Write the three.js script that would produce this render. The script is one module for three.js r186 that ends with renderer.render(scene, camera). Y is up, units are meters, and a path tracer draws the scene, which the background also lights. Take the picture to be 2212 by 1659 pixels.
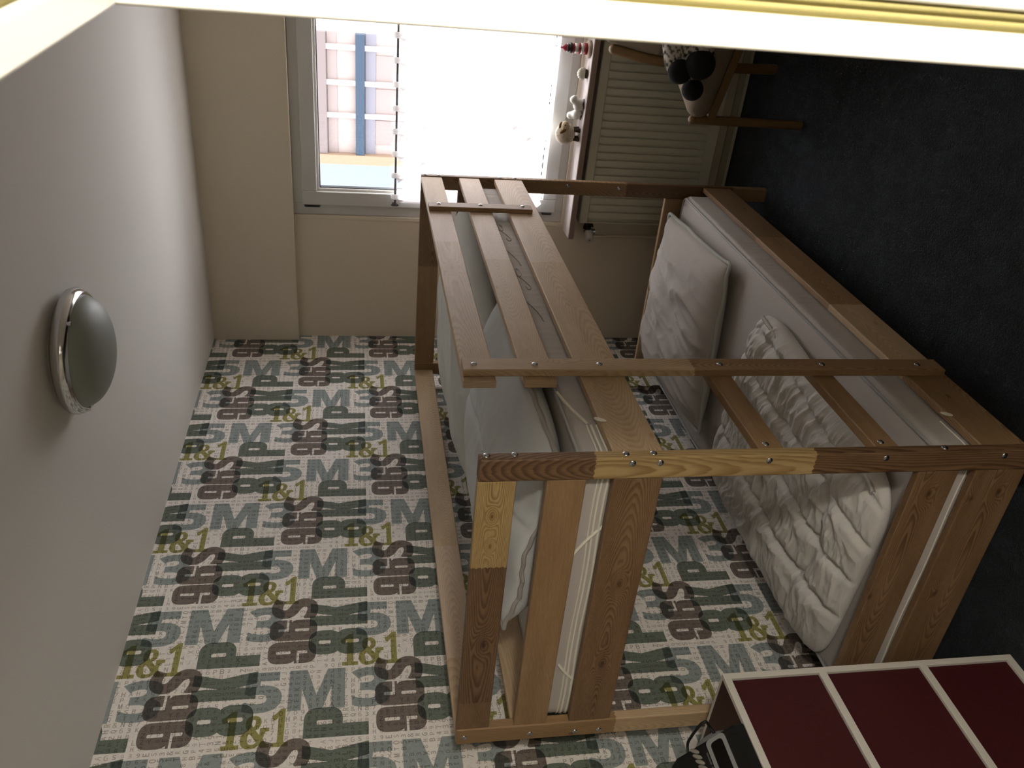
import * as THREE from 'three';
import { RoundedBoxGeometry } from 'three/addons/geometries/RoundedBoxGeometry.js';
import { mergeGeometries, mergeVertices } from 'three/addons/utils/BufferGeometryUtils.js';
import { MarchingCubes } from 'three/addons/objects/MarchingCubes.js';
import { RectAreaLightUniformsLib } from 'three/addons/lights/RectAreaLightUniformsLib.js';

// ---------- camera, sky, light, exposure ----------
RectAreaLightUniformsLib.init();
const scene = new THREE.Scene();
const camera = new THREE.PerspectiveCamera(2 * Math.atan(829.5 / 1824.61) * 180 / Math.PI, 2212 / 1659, 0.02, 200);
{ // the phone was held on its side: the picture's right is the room's down
  const f = new THREE.Vector3(-0.52508, -0.177025, -0.832438).normalize();
  const r = new THREE.Vector3(0.846074, -0.0029403, -0.533057).normalize(), u = new THREE.Vector3().crossVectors(r, f).normalize();
  const m = new THREE.Matrix4().makeBasis(u.clone().negate(), r, f.clone().negate());
  camera.quaternion.setFromRotationMatrix(m);
  camera.position.set(2.19737, 1.82314, 3.9625);
  camera.focus = 2.4; camera.userData.fStop = 13;
}
const SKY = 4.2, LAMP = 5.0, DAY = 11.5;
scene.background = new THREE.Color(0.93, 0.94, 1.0);
scene.backgroundIntensity = SKY;
const renderer = new THREE.WebGLRenderer({ antialias: true });
renderer.toneMapping = THREE.LinearToneMapping;
renderer.toneMappingExposure = 1.18;
renderer.shadowMap.enabled = true;
{ // the daylight of the window opening, just inside the pane
  const a = new THREE.RectAreaLight(new THREE.Color(0.98, 0.965, 1.0), DAY, 1.02, 0.78);
  a.position.set(1.34, 1.34, -0.33); a.lookAt(1.34, 0.62, 0.92); scene.add(a); a.name = 'window_daylight';
}

// ---------- helpers ----------
let seed = 7;
const rnd = () => { seed |= 0; seed = seed + 0x6D2B79F5 | 0; let t = Math.imul(seed ^ seed >>> 15, 1 | seed); t = t + Math.imul(t ^ t >>> 7, 61 | t) ^ t; return ((t ^ t >>> 14) >>> 0) / 4294967296; };
const hash = (x, y, s = 0) => { let h = Math.imul(x, 374761393) + Math.imul(y, 668265263) + Math.imul(s, 974634777) | 0; h = Math.imul(h ^ h >>> 13, 1274126177); return ((h ^ h >>> 16) >>> 0) / 4294967296; };
const vn = (x, y, s = 0) => { const i = Math.floor(x), j = Math.floor(y), a = x - i, b = y - j, u = a * a * (3 - 2 * a), v = b * b * (3 - 2 * b); return (hash(i, j, s) * (1 - u) + hash(i + 1, j, s) * u) * (1 - v) + (hash(i, j + 1, s) * (1 - u) + hash(i + 1, j + 1, s) * u) * v; };
const fbm = (x, y, s = 0, o = 4) => { let a = 0.5, t = 0; for (let k = 0; k < o; k++) { t += a * vn(x, y, s + k); x *= 2.03; y *= 2.03; a *= 0.5; } return t; };
const ridge = (x, y, s = 0, o = 3) => { let a = 0.6, t = 0; for (let k = 0; k < o; k++) { const n = 1 - Math.abs(2 * vn(x, y, s + k) - 1); t += a * n * n; x *= 1.9; y *= 1.9; a *= 0.45; } return t; };
const clamp = THREE.MathUtils.clamp, smooth = THREE.MathUtils.smoothstep, lerp = THREE.MathUtils.lerp;
const used = new Map();
function numbered(name, parent) { const k = parent.id + name, n = used.get(k) ?? 0; used.set(k, n + 1); return n ? `${name}_${String(n).padStart(3, '0')}` : name; }
function tag(o, label, category, group) { Object.assign(o.userData, { label, category }); if (group) o.userData.group = group; return o; }
function thing(name, label, category, pos = [0, 0, 0], turn = 0, group) { const o = new THREE.Group(); o.name = numbered(name, scene); o.position.set(...pos); o.rotation.y = turn; scene.add(o); return tag(o, label, category, group); }
function part(name, geo, mat, parent = scene) { const m = new THREE.Mesh(Array.isArray(geo) ? mergeGeometries(geo.map((g) => g.index ? g.toNonIndexed() : g)) : geo, mat); m.name = numbered(name, parent); m.castShadow = m.receiveShadow = true; parent.add(m); return m; }
function struct(name, geo, mat) { const m = part(name, geo, mat); m.userData.kind = 'structure'; return m; }
function structGroup(name) { const o = new THREE.Group(); o.name = name; o.userData.kind = 'structure'; scene.add(o); return o; }
const bx = (x0, x1, y0, y1, z0, z1, r = 0) => { const g = r ? new RoundedBoxGeometry(x1 - x0, y1 - y0, z1 - z0, 2, r) : new THREE.BoxGeometry(x1 - x0, y1 - y0, z1 - z0); g.translate((x0 + x1) / 2, (y0 + y1) / 2, (z0 + z1) / 2); return r ? g : g.toNonIndexed(); };
const metreUV = (g) => { const p = g.attributes.position, n = g.attributes.normal, uv = new Float32Array(p.count * 2); for (let i = 0; i < p.count; i++) { const ax = Math.abs(n.getX(i)), ay = Math.abs(n.getY(i)), az = Math.abs(n.getZ(i)); const [a, b] = ax >= ay && ax >= az ? [p.getZ(i), p.getY(i)] : ay >= az ? [p.getX(i), p.getZ(i)] : [p.getX(i), p.getY(i)]; uv[2 * i] = a; uv[2 * i + 1] = b; } g.setAttribute('uv', new THREE.BufferAttribute(uv, 2)); return g; };
const cyl = (r0, r1, h, x, y, z, axis = 'y', n = 20) => { const g = new THREE.CylinderGeometry(r0, r1, h, n); if (axis === 'x') g.rotateZ(-Math.PI / 2); if (axis === 'z') g.rotateX(Math.PI / 2); g.translate(x, y, z); return g; };
const tube = (pts, r, n = 40, rs = 8, closed = false) => new THREE.TubeGeometry(new THREE.CatmullRomCurve3(pts.map((p) => new THREE.Vector3(...p)), closed), n, r, rs, closed);
const ball = (r, x, y, z, sx = 1, sy = 1, sz = 1, n = 20) => { const g = new THREE.SphereGeometry(r, n, Math.round(n * 0.7)); g.scale(sx, sy, sz); g.translate(x, y, z); return g; };
const lathe = (pts, n = 40) => new THREE.LatheGeometry(pts.map((p) => new THREE.Vector2(...p)), n);
function tex(w, h, fill, { srgb = true, repeat } = {}) {
  const d = new Uint8Array(w * h * 4);
  for (let y = 0; y < h; y++) for (let x = 0; x < w; x++) { const c = fill(x, y), i = (y * w + x) * 4; if (c.length) { d[i] = clamp(c[0], 0, 255); d[i + 1] = clamp(c[1], 0, 255); d[i + 2] = clamp(c[2], 0, 255); } else d[i] = d[i + 1] = d[i + 2] = clamp(c, 0, 255); d[i + 3] = 255; }
  const t = new THREE.DataTexture(d, w, h); t.magFilter = THREE.LinearFilter; t.minFilter = THREE.LinearMipmapLinearFilter; t.generateMipmaps = true; t.wrapS = t.wrapT = THREE.RepeatWrapping; if (srgb) t.colorSpace = THREE.SRGBColorSpace; if (repeat) t.repeat.set(...repeat); t.needsUpdate = true; return t;
}
const S = (color, roughness = 0.6, o = {}) => new THREE.MeshStandardMaterial({ color, roughness, ...o });

// ---------- materials ----------
const grainBump = tex(256, 256, (x, y) => 255 * (0.6 * hash(x, y, 3) + 0.4 * vn(x / 3, y / 3, 5)), { srgb: false });
const clothBump = tex(256, 256, (x, y) => 255 * (0.3 * hash(x, y, 8) + 0.35 * (x % 4 < 2) + 0.35 * (y % 4 < 2)), { srgb: false }); clothBump.repeat.set(5, 5);
const M = {
  ceiling: S('#dcd8d2', 0.95),
  wall: S('#ddd2bf', 0.95),
  frameWhite: S('#d0d0cd', 0.4), bead: S('#ece9e4', 0.4), gasketDark: S('#26282a', 0.7),
  sill: S('#b9a9a2', 0.35), sillFace: S('#8d7a70', 0.5),
  radiator: S('#c3c2b0', 0.45), skirting: S('#b5b09a', 0.6), skirtTop: S('#d6d2bf', 0.5),
  doorWhite: S('#f4f1e8', 0.45), gasket: S('#a89e66', 0.75),
  glass: new THREE.MeshPhysicalMaterial({ color: '#ffffff', roughness: 0.02, transmission: 1, thickness: 0, ior: 1.45 }),
  chrome: S('#d8d8da', 0.12, { metalness: 1 }), bolt: S('#b9bcc0', 0.22, { metalness: 1 }),
  fabric: S('#b9b3ad', 0.95, { bumpMap: clothBump, bumpScale: 0.0006 }), fabricCool: S('#c2c4c3', 0.95, { bumpMap: clothBump, bumpScale: 0.0006 }), fabricGreen: S('#c6c7c0', 0.9, { bumpMap: clothBump, bumpScale: 0.0006 }),
  fabricWarm: S('#c9bfae', 0.95, { bumpMap: clothBump, bumpScale: 0.0006 }), coverSide: S('#c0bbb8', 0.95, { bumpMap: clothBump, bumpScale: 0.0008 }), zip: S('#e4e0d2', 0.6),
  curtain: new THREE.MeshPhysicalMaterial({ color: '#f6f4f4', roughness: 1, transmission: 0.45, thickness: 0, side: THREE.DoubleSide }),
  lace: new THREE.MeshPhysicalMaterial({ color: '#eeeceb', roughness: 1, transmission: 0.55, thickness: 0, side: THREE.DoubleSide }),
  rod: S('#5b5a58', 0.5), plasticWhite: S('#c9c8c0', 0.5), black: S('#0c0d0e', 0.5), knob: S('#1b1c18', 0.6),
  chairWood: S('#735833', 0.45), chairCloth: S('#8d7f6c', 1, { bumpMap: clothBump, bumpScale: 0.0008 }),
  red: S('#3e0a0e', 0.6), redDark: S('#371411', 0.5), shelfWhite: S('#d2cdc4', 0.5), quilt: S('#cfccc7', 0.95, { bumpMap: clothBump, bumpScale: 0.0006 }),
  ceramic: S('#cfccc4', 0.5), lampGlass: new THREE.MeshPhysicalMaterial({ color: '#8f958d', roughness: 0.5, clearcoat: 0.15, clearcoatRoughness: 0.4 }),
};
// pine: growth rings cut along the board, finger-jointed staves of different tone
const TONE = { yellow: [[178, 152, 106], [146, 116, 72]], tan: [[190, 165, 131], [174, 147, 114]], pink: [[197, 174, 149], [184, 159, 133]], dark: [[120, 92, 64], [78, 54, 34]], mid: [[156, 126, 90], [122, 92, 62]], brown: [[132, 104, 74], [96, 70, 46]] };
const WL = 2.1, WW = 0.168;
function pine(sd, segs) {
  const W = 2048, H = 176, kn = [];
  let x0 = 0; const st = segs.map((s, k) => { const o = { x0, x1: s[0], tone: TONE[s[1]], y0: s[2]?.y ?? (0.02 + 0.12 * hash(k, sd, 1)), d: s[2]?.d ?? (0.01 + 0.05 * hash(k, sd, 2)), sl: s[2]?.sl ?? (0.05 + 0.12 * hash(k, sd, 3)) * (hash(k, sd, 4) > 0.5 ? 1 : -1), fr: s[2]?.fr ?? 280 + 160 * hash(k, sd, 5), k }; x0 = s[0]; for (const q of s[2]?.knots ?? (hash(k, sd, 6) > 0.45 ? [[lerp(o.x0, o.x1, 0.2 + 0.6 * hash(k, sd, 7)), 0.15 * hash(k, sd, 8), 0.008]] : [])) kn.push([...q, k]); return o; });
  const t = tex(W, H, (px, py) => {
    const u = px / W * WL, v = py / H * WW, jag = 0.004 * Math.abs((v / 0.007) % 2 - 1);
    let s = st[st.length - 1]; for (const q of st) if (u < q.x1 + jag) { s = q; break; }
    let du = 0, core = 0; for (const k of kn) if (k[3] === s.k) { const r2 = ((u - k[0]) / 2.2) ** 2 + (v - k[1]) ** 2; du += 0.022 * Math.exp(-r2 / (k[2] * k[2] * 5)); core = Math.max(core, Math.exp(-r2 / (k[2] * k[2] * 0.35))); }
    const d = s.d + s.sl * (u - s.x0) + 0.03 * (vn(u * 3, v * 4, sd + s.k) - 0.5) + du, yy = v - s.y0 + 0.012 * (vn(u * 2.2, 3, sd + 9 + s.k) - 0.5);
    const ring = Math.sqrt(yy * yy + d * d + 0.00002) * s.fr + 0.25 * vn(u * 30, v * 160, sd), f = ring - Math.floor(ring);
    const late = smooth(f, 0.2, 0.85) * (1 - smooth(f, 0.86, 1)) * (0.75 + 0.5 * vn(u * 8, v * 60, sd + 2)), fib = (vn(u * 60, v * 2400, sd + 4) - 0.5) * 16 + (fbm(u * 5, v * 30, sd + 6) - 0.47) * 26;
    const m = clamp(late * 0.85 + core * 1.6, 0, 1.7), [a, b] = s.tone;
    return [0, 1, 2].map((c) => lerp(a[c], b[c], m) + fib);
  });
  t.wrapS = t.wrapT = THREE.MirroredRepeatWrapping;
  return S('#ffffff', 0.55, { map: t });
}
const wood = {
  post: pine(1, [[0.262, 'dark', { y: 0.03, d: 0.095, sl: -0.31, fr: 170, knots: [] }], [0.80, 'yellow', { fr: 260, d: 0.08, sl: 0.02, knots: [] }], [2.1, 'dark', { y: 0.06, d: 0.02, sl: 0.06, fr: 200, knots: [] }]]),
  end: pine(2, [[0.255, 'yellow', { y: 0.04, d: 0.015, sl: 0.02, fr: 300, knots: [[0.1, 0.04, 0.007], [0.19, 0.042, 0.005]] }], [0.74, 'dark', { y: 0.045, d: 0.012, sl: 0.05, fr: 300, knots: [[0.52, 0.05, 0.01]] }], [2.1, 'brown']]),
  endMid: pine(3, [[2.1, 'mid', { y: 0.3, d: 0.02, sl: 0.01, fr: 380, knots: [] }]]),
  endWide: pine(4, [[2.1, 'brown', { y: 0.062, d: 0.075, sl: -0.075, fr: 420, knots: [[0.33, 0.065, 0.009], [0.62, 0.062, 0.01]] }]]),
  railTop: pine(5, [[0.1, 'pink'], [0.5, 'tan', { y: 0.02, d: 0.004, sl: 0.1, fr: 160, knots: [] }], [0.95, 'tan', { d: 0.09, sl: 0.02 }], [1.35, 'pink', { d: 0.09 }], [2.1, 'tan', { knots: [] }]]),
  railMid: pine(6, [[0.35, 'tan', { d: 0.1, sl: 0.02, knots: [] }], [0.8, 'tan', { d: 0.06 }], [2.1, 'pink', { d: 0.05, knots: [] }]]),
  railWide: pine(7, [[0.3, 'tan', { d: 0.1, fr: 240 }], [0.75, 'tan', { y: 0.1, d: 0.01, sl: 0.09, fr: 190, knots: [] }], [1.1, 'tan'], [2.1, 'pink', { knots: [] }]]),
  plain: pine(8, [[0.5, 'tan', { fr: 220, knots: [] }], [1.0, 'pink', { knots: [] }], [2.1, 'tan', { knots: [] }]]),
  mid: pine(9, [[0.45, 'mid'], [0.9, 'tan'], [1.5, 'mid', { knots: [] }], [2.1, 'brown']]),
  dark: pine(10, [[0.35, 'brown'], [0.9, 'mid', { knots: [] }], [1.4, 'dark'], [2.1, 'mid']]),
  endLow: pine(12, [[2.1, 'brown', { y: 0.09, d: 0.03, sl: 0.02, fr: 300, knots: [[0.09, 0.03, 0.007], [0.07, 0.1, 0.009], [0.42, 0.055, 0.008]] }]]),
  rung: pine(13, [[2.1, 'mid', { y: 0.2, d: 0.02, sl: 0.02, fr: 260, knots: [] }]]),
  ladder: pine(11, [[0.62, 'tan', { y: 0.1, d: 0.03, fr: 240, knots: [[0.28, 0.085, 0.009]] }], [1.0, 'mid', { knots: [] }], [2.1, 'mid', { y: 0.03, d: 0.01, knots: [[0.25 + 0.95, 0.02, 0.005]] }]]),
};
function plank(x0, x1, y0, y1, z0, z1, vOff = 0, uOff = 0, r = 0.0035) {
  let g = new RoundedBoxGeometry(x1 - x0, y1 - y0, z1 - z0, 2, r); if (g.index) g = g.toNonIndexed();
  const d = [x1 - x0, y1 - y0, z1 - z0], L = d.indexOf(Math.max(...d)), T = d.indexOf(Math.min(...d)), Wd = 3 - L - T;
  const p = g.attributes.position, n = g.attributes.normal, uv = new Float32Array(p.count * 2);
  for (let i = 0; i < p.count; i++) {
    const P = [p.getX(i), p.getY(i), p.getZ(i)], N = [n.getX(i), n.getY(i), n.getZ(i)].map(Math.abs);
    const onT = N[T] >= N[Wd] && N[T] >= N[L], u = d[L] / 2 - P[L], v = onT ? d[Wd] / 2 - P[Wd] : d[Wd] + d[T] / 2 - P[T];
    uv[2 * i] = (N[L] > 0.8 ? (d[Wd] / 2 - P[Wd]) * 0.3 : u + uOff) / WL; uv[2 * i + 1] = (v + vOff) / WW;
  }
  g.setAttribute('uv', new THREE.BufferAttribute(uv, 2));
  g.translate((x0 + x1) / 2, (y0 + y1) / 2, (z0 + z1) / 2); return g;
}

// ---------- the room ----------
const RX = 2.095, RZ = 4.35, H = 2.551, WIN = { x0: 0.664, x1: 1.90, y0: 0.82, y1: 2.133 };
const carpet = tex(512, 512, (x, y) => { const n = hash(x, y, 1), f = fbm(x / 40, y / 40, 2), l = 38 + 34 * (n - 0.5) + 26 * (f - 0.45) + (n > 0.985 ? 40 : 0); return [l * 0.86, l * 0.98, l * 1.1]; }); carpet.repeat.set(1.6, 1.6);
const carpetBump = grainBump.clone(); carpetBump.repeat.set(2.5, 2.5); carpetBump.needsUpdate = true;
struct('floor', metreUV(bx(-0.15, 3.6, -0.12, 0, -0.15, 5.6)), S('#ffffff', 1, { map: carpet, bumpMap: carpetBump, bumpScale: 0.004 }));
struct('ceiling', metreUV(bx(-0.15, 3.6, H, H + 0.15, -0.15, 5.6)), M.ceiling);
struct('wall_back', [bx(-0.15, WIN.x0, 0, 2.133, -0.3, 0), bx(WIN.x1, RX + 0.15, 0, 2.133, -0.3, 0), bx(WIN.x0, WIN.x1, 0, WIN.y0, -0.3, 0), bx(-0.15, RX + 0.15, 2.133, H, -0.3, 0.0447)].map(metreUV), M.wall);
// wallpaper: overprinted letters, one repeat 0.5415 m x 0.668 m holding the motif twice
function wallpaper() {
  const TW = 0.5415, TH = 0.668, PX = 1024, K = PX / TW, PY = Math.round(TH * K), c = document.createElement('canvas'); c.width = PX; c.height = PY;
  const g = c.getContext('2d'); g.fillStyle = '#ebe6df'; g.fillRect(0, 0, PX, PY);
  seed = 21; const A = 'ADKXZYQGNMLTPEBRHSIJ0123456789&';
  g.textAlign = 'center'; g.textBaseline = 'middle';
  const rows = 32, cols = 26, ch = PY / rows, cw = PX / cols;
  for (let j = 0; j < rows; j++) for (let i = 0; i < cols; i++) { // small typewriter letters, in upright and in turned groups
    if (rnd() < 0.12) continue;
    g.save(); g.translate((i + 0.5) * cw, (j + 0.5) * ch); if (vn(i / 3, j / 5, 4) > 0.48) g.rotate(Math.PI / 2);
    g.fillStyle = ['#aca196', '#b6aa9e', '#a49d97', '#b8a8a2'][Math.floor(rnd() * 4)]; g.font = `${rnd() > 0.4 ? 'bold ' : ''}${Math.round(ch * (0.8 + 0.35 * rnd()))}px monospace`; g.fillText(A[Math.floor(rnd() * A.length)], 0, 0); g.restore();
  }
  g.globalCompositeOperation = 'multiply';
  const L = (t, font, col, size, z, y, z2, y2, turned = false, fat = 0) => { // fills the box between wall points (z, y) and (z2, y2)
    for (let rep = 0; rep < 2; rep++) for (let a = -1; a <= 1; a++) for (let b = -1; b <= 1; b++) {
      const fold = (v, n) => ((v % n) + n) % n, ox = fold(-(z - rep * TW / 2), TW) + a * TW, oy = fold(-(y - rep * TH / 2), TH) + b * TH, w = (z - z2) * K, h = (y - y2) * K;
      g.save(); g.translate(ox * K, oy * K); g.font = font === 'own' ? 'bold 20px sans-serif' : font; g.fillStyle = g.strokeStyle = col; g.textAlign = 'left'; g.textBaseline = 'alphabetic'; g.lineJoin = 'round';
      const m = g.measureText(t), l = -m.actualBoundingBoxLeft, r = m.actualBoundingBoxRight, up = m.actualBoundingBoxAscent, dn = m.actualBoundingBoxDescent, F = fat / 2;
      const gw = r - l + 2 * F, gh = up + dn + 2 * F;
      if (font === 'own') ; else if (turned) { g.translate(w, 0); g.rotate(Math.PI / 2); g.scale(h / gw, w / gh); } else g.scale(w / gw, h / gh);
      if (font !== 'own') g.translate(F - l, F + up);
      if (font === 'own') g.drawImage(glyph(t, col), 0, 0, w, h); else { F && g.drawImage(layer(t, font, col, fat, l, r, up, dn), l - 40, -up - 40); F || g.fillText(t, 0, 0); }
      g.restore();
    }
  };
  const cache = new Map();
  function layer(t, font, col, fat, l, r, up, dn) { // fill and outline as one layer, so that they do not multiply
    const k = t + col; if (cache.has(k)) return cache.get(k);
    const q = document.createElement('canvas'); q.width = Math.ceil(r - l + 80); q.height = Math.ceil(up + dn + 80); const x = q.getContext('2d');
    x.font = font; x.fillStyle = x.strokeStyle = col; x.lineJoin = fat < 11 ? 'miter' : 'round'; x.miterLimit = 2; x.lineWidth = fat; x.translate(40 - l, 40 + up); x.fillText(t, 0, 0); x.strokeText(t, 0, 0); cache.set(k, q); return q;
  }
  // heavy condensed capitals and figures with slit counters, drawn in a unit box
  function glyph(t, col) {
    const k = t + col + 'own'; if (cache.has(k)) return cache.get(k);
    const W = 220, Hh = 400, q = document.createElement('canvas'); q.width = W; q.height = Hh; const x = q.getContext('2d'); x.fillStyle = col;
    const rr = (a, b, c, d, r1, r2 = r1, r3 = r1, r4 = r1) => { const A = a * W, B = b * Hh, C = c * W, D = d * Hh, R = [r1, r2, r3, r4].map((v) => v * W); x.beginPath(); x.moveTo(A + R[0], B); x.lineTo(C - R[1], B); x.quadraticCurveTo(C, B, C, B + R[1]); x.lineTo(C, D - R[2]); x.quadraticCurveTo(C, D, C - R[2], D); x.lineTo(A + R[3], D); x.quadraticCurveTo(A, D, A, D - R[3]); x.lineTo(A, B + R[0]); x.quadraticCurveTo(A, B, A + R[0], B); x.fill(); };
    const cut = (...p) => { x.globalCompositeOperation = 'destination-out'; rr(...p); x.globalCompositeOperation = 'source-over'; }, poly = (...p) => { x.beginPath(); p.forEach(([a, b], i) => (i ? x.lineTo(a * W, b * Hh) : x.moveTo(a * W, b * Hh))); x.closePath(); x.fill(); };
    if (t === 'P') { rr(0, 0, 1, 0.6, 0, 0.42, 0.42, 0); rr(0, 0.5, 0.43, 1, 0); cut(0.43, 0.2, 0.57, 0.44, 0.05); }
    if (t === '8') { rr(0.03, 0, 0.97, 0.55, 0.42); rr(0, 0.45, 1, 1, 0.42); cut(0.43, 0.17, 0.57, 0.37, 0.06); cut(0.43, 0.62, 0.57, 0.85, 0.06); }
    if (t === 'K') { rr(0, 0, 0.42, 1, 0); poly([0.40, 0.45], [0.58, 0], [0.99, 0], [0.78, 0.44], [1.0, 1], [0.56, 1], [0.42, 0.66], [0.40, 0.66]); }
    if (t === '9' || t === '6') { if (t === '6') { x.translate(W, Hh); x.rotate(Math.PI); } rr(0, 0, 1, 0.60, 0.42, 0.42, 0, 0.42); rr(0, 0.55, 1, 1, 0, 0, 0.42, 0.42); cut(0.44, 0.17, 0.57, 0.47, 0.05); cut(-0.1, 0.60, 0.44, 0.65, 0); cut(0.44, 0.60, 0.57, 0.82, 0, 0, 0.05, 0.05); x.globalCompositeOperation = 'source-over'; x.fillRect(0.57 * W, 0.3 * Hh, 0.43 * W, 0.4 * Hh); }
    cache.set(k, q); return q;
  }
  const sans = 'bold 200px sans-serif', serif = 'bold 200px serif', blue = '#9dabae', green = '#738077', brown = '#7d746f', olive = '#a3a160';
  L('5', sans, blue, 200, 2.294, 2.172, 2.147, 2.058, true, 9); L('M', sans, blue, 200, 2.294, 2.039, 2.147, 1.871, true, 9); L('3', sans, blue, 200, 2.297, 1.851, 2.150, 1.733, true, 9);
  L('8', 'own', green, 200, 2.6345, 1.989, 2.530, 1.801); L('K', 'own', green, 200, 2.5125, 1.989, 2.412, 1.801); L('P', 'own', green, 200, 2.392, 1.989, 2.289, 1.801);
  L('9', 'own', brown, 200, 2.390, 1.779, 2.303, 1.630); L('6', 'own', brown, 200, 2.298, 1.781, 2.211, 1.630); L('S', sans, brown, 200, 2.206, 1.783, 2.116, 1.630, false, 12);
  L('1', serif, olive, 200, 2.410, 2.222, 2.284, 2.166, true, 6); L('&', serif, olive, 200, 2.412, 2.164, 2.302, 2.082, true, 6); L('1', serif, olive, 200, 2.411, 2.080, 2.284, 2.030, true, 6);
  g.globalCompositeOperation = 'source-over';
  const d = g.getImageData(0, 0, PX, PY); for (let y = 0; y < PY; y++) for (let x = 0; x < PX; x++) { const i = (y * PX + x) * 4, n = (fbm(x / 9, y / 9, 77, 3) - 0.44) * 26; for (let k = 0; k < 3; k++) d.data[i + k] = clamp(d.data[i + k] + n, 0, 255); } g.putImageData(d, 0, 0); // mottled ink
  const t = new THREE.CanvasTexture(c); t.colorSpace = THREE.SRGBColorSpace; t.wrapS = t.wrapT = THREE.RepeatWrapping; t.anisotropy = 8;
  return [t, TW, TH];
}
{
  const [t, TW, TH] = wallpaper(), g = bx(-0.15, 0, 0, H, -0.15, 5.6), p = g.attributes.position, uv = g.attributes.uv;
  for (let i = 0; i < p.count; i++) uv.setXY(i, -p.getZ(i) / TW, 1 + p.getY(i) / TH);
  struct('wall_left', g, S('#ffffff', 0.8, { map: t })).name = 'wall_left';
}
// right wall with the doorway, wall towards the viewer, and the hall behind the camera
const DZ0 = 3.326, DZ1 = 4.18, DH = 1.98, WX = 2.235;
struct('wall_right', [bx(RX, WX, 0, H, -0.15, DZ0 - 0.03), bx(RX, WX, 0, H, DZ1 + 0.03, 5.6), bx(RX, WX, DH + 0.03, H, DZ0 - 0.03, DZ1 + 0.03)].map(metreUV), M.wall);
struct('wall_front', metreUV(bx(0, RX, 0, H, RZ, RZ + 0.15)), M.wall);
struct('wall_hall', [bx(3.05, 3.2, 0, H, 2.2, 5.6), bx(WX, 3.2, 0, H, 2.05, 2.2), bx(RX, 3.2, 0, H, 5.45, 5.6)].map(metreUV), M.ceiling);
{
  const d = structGroup('door_1');
  const lip = [bx(2.092, 2.118, 0, DH + 0.03, DZ0 - 0.03, DZ0, 0.003), bx(2.092, 2.118, DH, DH + 0.03, DZ0 - 0.03, DZ1 + 0.03, 0.003), bx(2.092, 2.118, 0, DH + 0.03, DZ1, DZ1 + 0.03, 0.003)];
  part('door_frame', lip, M.doorWhite, d);
  part('door_lining', [bx(2.134, WX + 0.03, 0, DH + 0.03, DZ0 - 0.03, DZ0, 0.003), bx(2.134, WX + 0.03, DH, DH + 0.03, DZ0 - 0.03, DZ1 + 0.03, 0.003), bx(2.134, WX + 0.03, 0, DH + 0.03, DZ1, DZ1 + 0.03, 0.003)], M.doorWhite, d);
  part('door_groove', [bx(2.112, 2.14, 0, DH + 0.012, DZ0 - 0.03, DZ0 - 0.006), bx(2.112, 2.14, DH + 0.006, DH + 0.03, DZ0 - 0.03, DZ1 + 0.03), bx(2.112, 2.14, 0, DH + 0.012, DZ1 + 0.006, DZ1 + 0.03)], M.gasket, d);
  for (const x of [2.123, 2.130]) part('door_seal', [cyl(0.0028, 0.0028, DH, x, DH / 2, DZ0 - 0.0055, 'y', 8), cyl(0.0028, 0.0028, DZ1 - DZ0, x, DH + 0.0055, (DZ0 + DZ1) / 2, 'z', 8)], M.gasket, d);
}
{ // skirting under the window
  const t = structGroup('trim_1');
  part('skirting_board', [bx(0, RX, 0.014, 0.045, 0, 0.012, 0.002), bx(0, RX, 0, 0.014, 0, 0.016, 0.003)], M.skirting, t);
  part('skirting_lip', bx(0, RX, 0, 0.016, 0.016, 0.022, 0.002), M.skirtTop, t);
}

// ---------- window ----------
{
  const w = structGroup('window_1'), { x0, x1, y0, y1 } = WIN, ring = (a0, a1, b0, b1, t, z0, z1, r) => [bx(a0, a0 + t, b0, b1, z0, z1, r), bx(a1 - t, a1, b0, b1, z0, z1, r), bx(a0 + t, a1 - t, b1 - t, b1, z0, z1, r), bx(a0 + t, a1 - t, b0, b0 + t, z0, z1, r)];
  part('fixed_frame', ring(x0, x1, y0, y1, 0.055, -0.075, -0.012, 0.003), M.frameWhite, w);
  part('sash', ring(0.714, 1.85, 0.86, 2.09, 0.068, -0.07, 0.004, 0.005), M.frameWhite, w);
  part('glazing_bead', ring(0.781, 1.783, 0.927, 2.023, 0.013, -0.045, -0.012, 0.004), M.bead, w);
  part('glazing_seal', ring(0.793, 1.771, 0.939, 2.011, 0.005, -0.045, -0.02), M.gasketDark, w);
  part('window_pane', bx(0.79, 1.775, 0.935, 2.015, -0.036, -0.032), M.glass, w);
  for (const [yy, h] of [[2.045, 0.075], [0.90, 0.05]]) part('hinge', [bx(0.709, 0.7135, yy - h / 2, yy + h / 2, -0.012, 0.007, 0.001), cyl(0.005, 0.005, h * 0.9, 0.7105, yy, 0.006, 'y', 10)], M.gasketDark, w);
  part('reveal_strip', [bx(0.645, x0, 0.835, 2.133, -0.01, 0.003, 0.002)], M.wall, w);
}
{ // window board
  const t = thing('window_sill', 'pale marbled window sill board above the radiator', 'sill', [1.27, 0.775, 0.045]);
  const top = bx(0.627 - 1.27, RX - 1.27, 0, 0.03, -0.045, 0.078, 0.004);
  part('board', metreUV(top), S('#ffffff', 0.3, { map: tex(256, 256, (x, y) => { const f = fbm(x / 30 + 2 * fbm(x / 40, y / 40, 3), y / 18, 11); return [206 + 60 * (f - 0.5), 196 + 60 * (f - 0.5), 193 + 60 * (f - 0.5)]; }) }), t);
  part('front_edge', bx(0.627 - 1.27, RX - 1.27, 0.001, 0.027, 0.0765, 0.0795, 0.001), M.sillFace, t);
}
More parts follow.
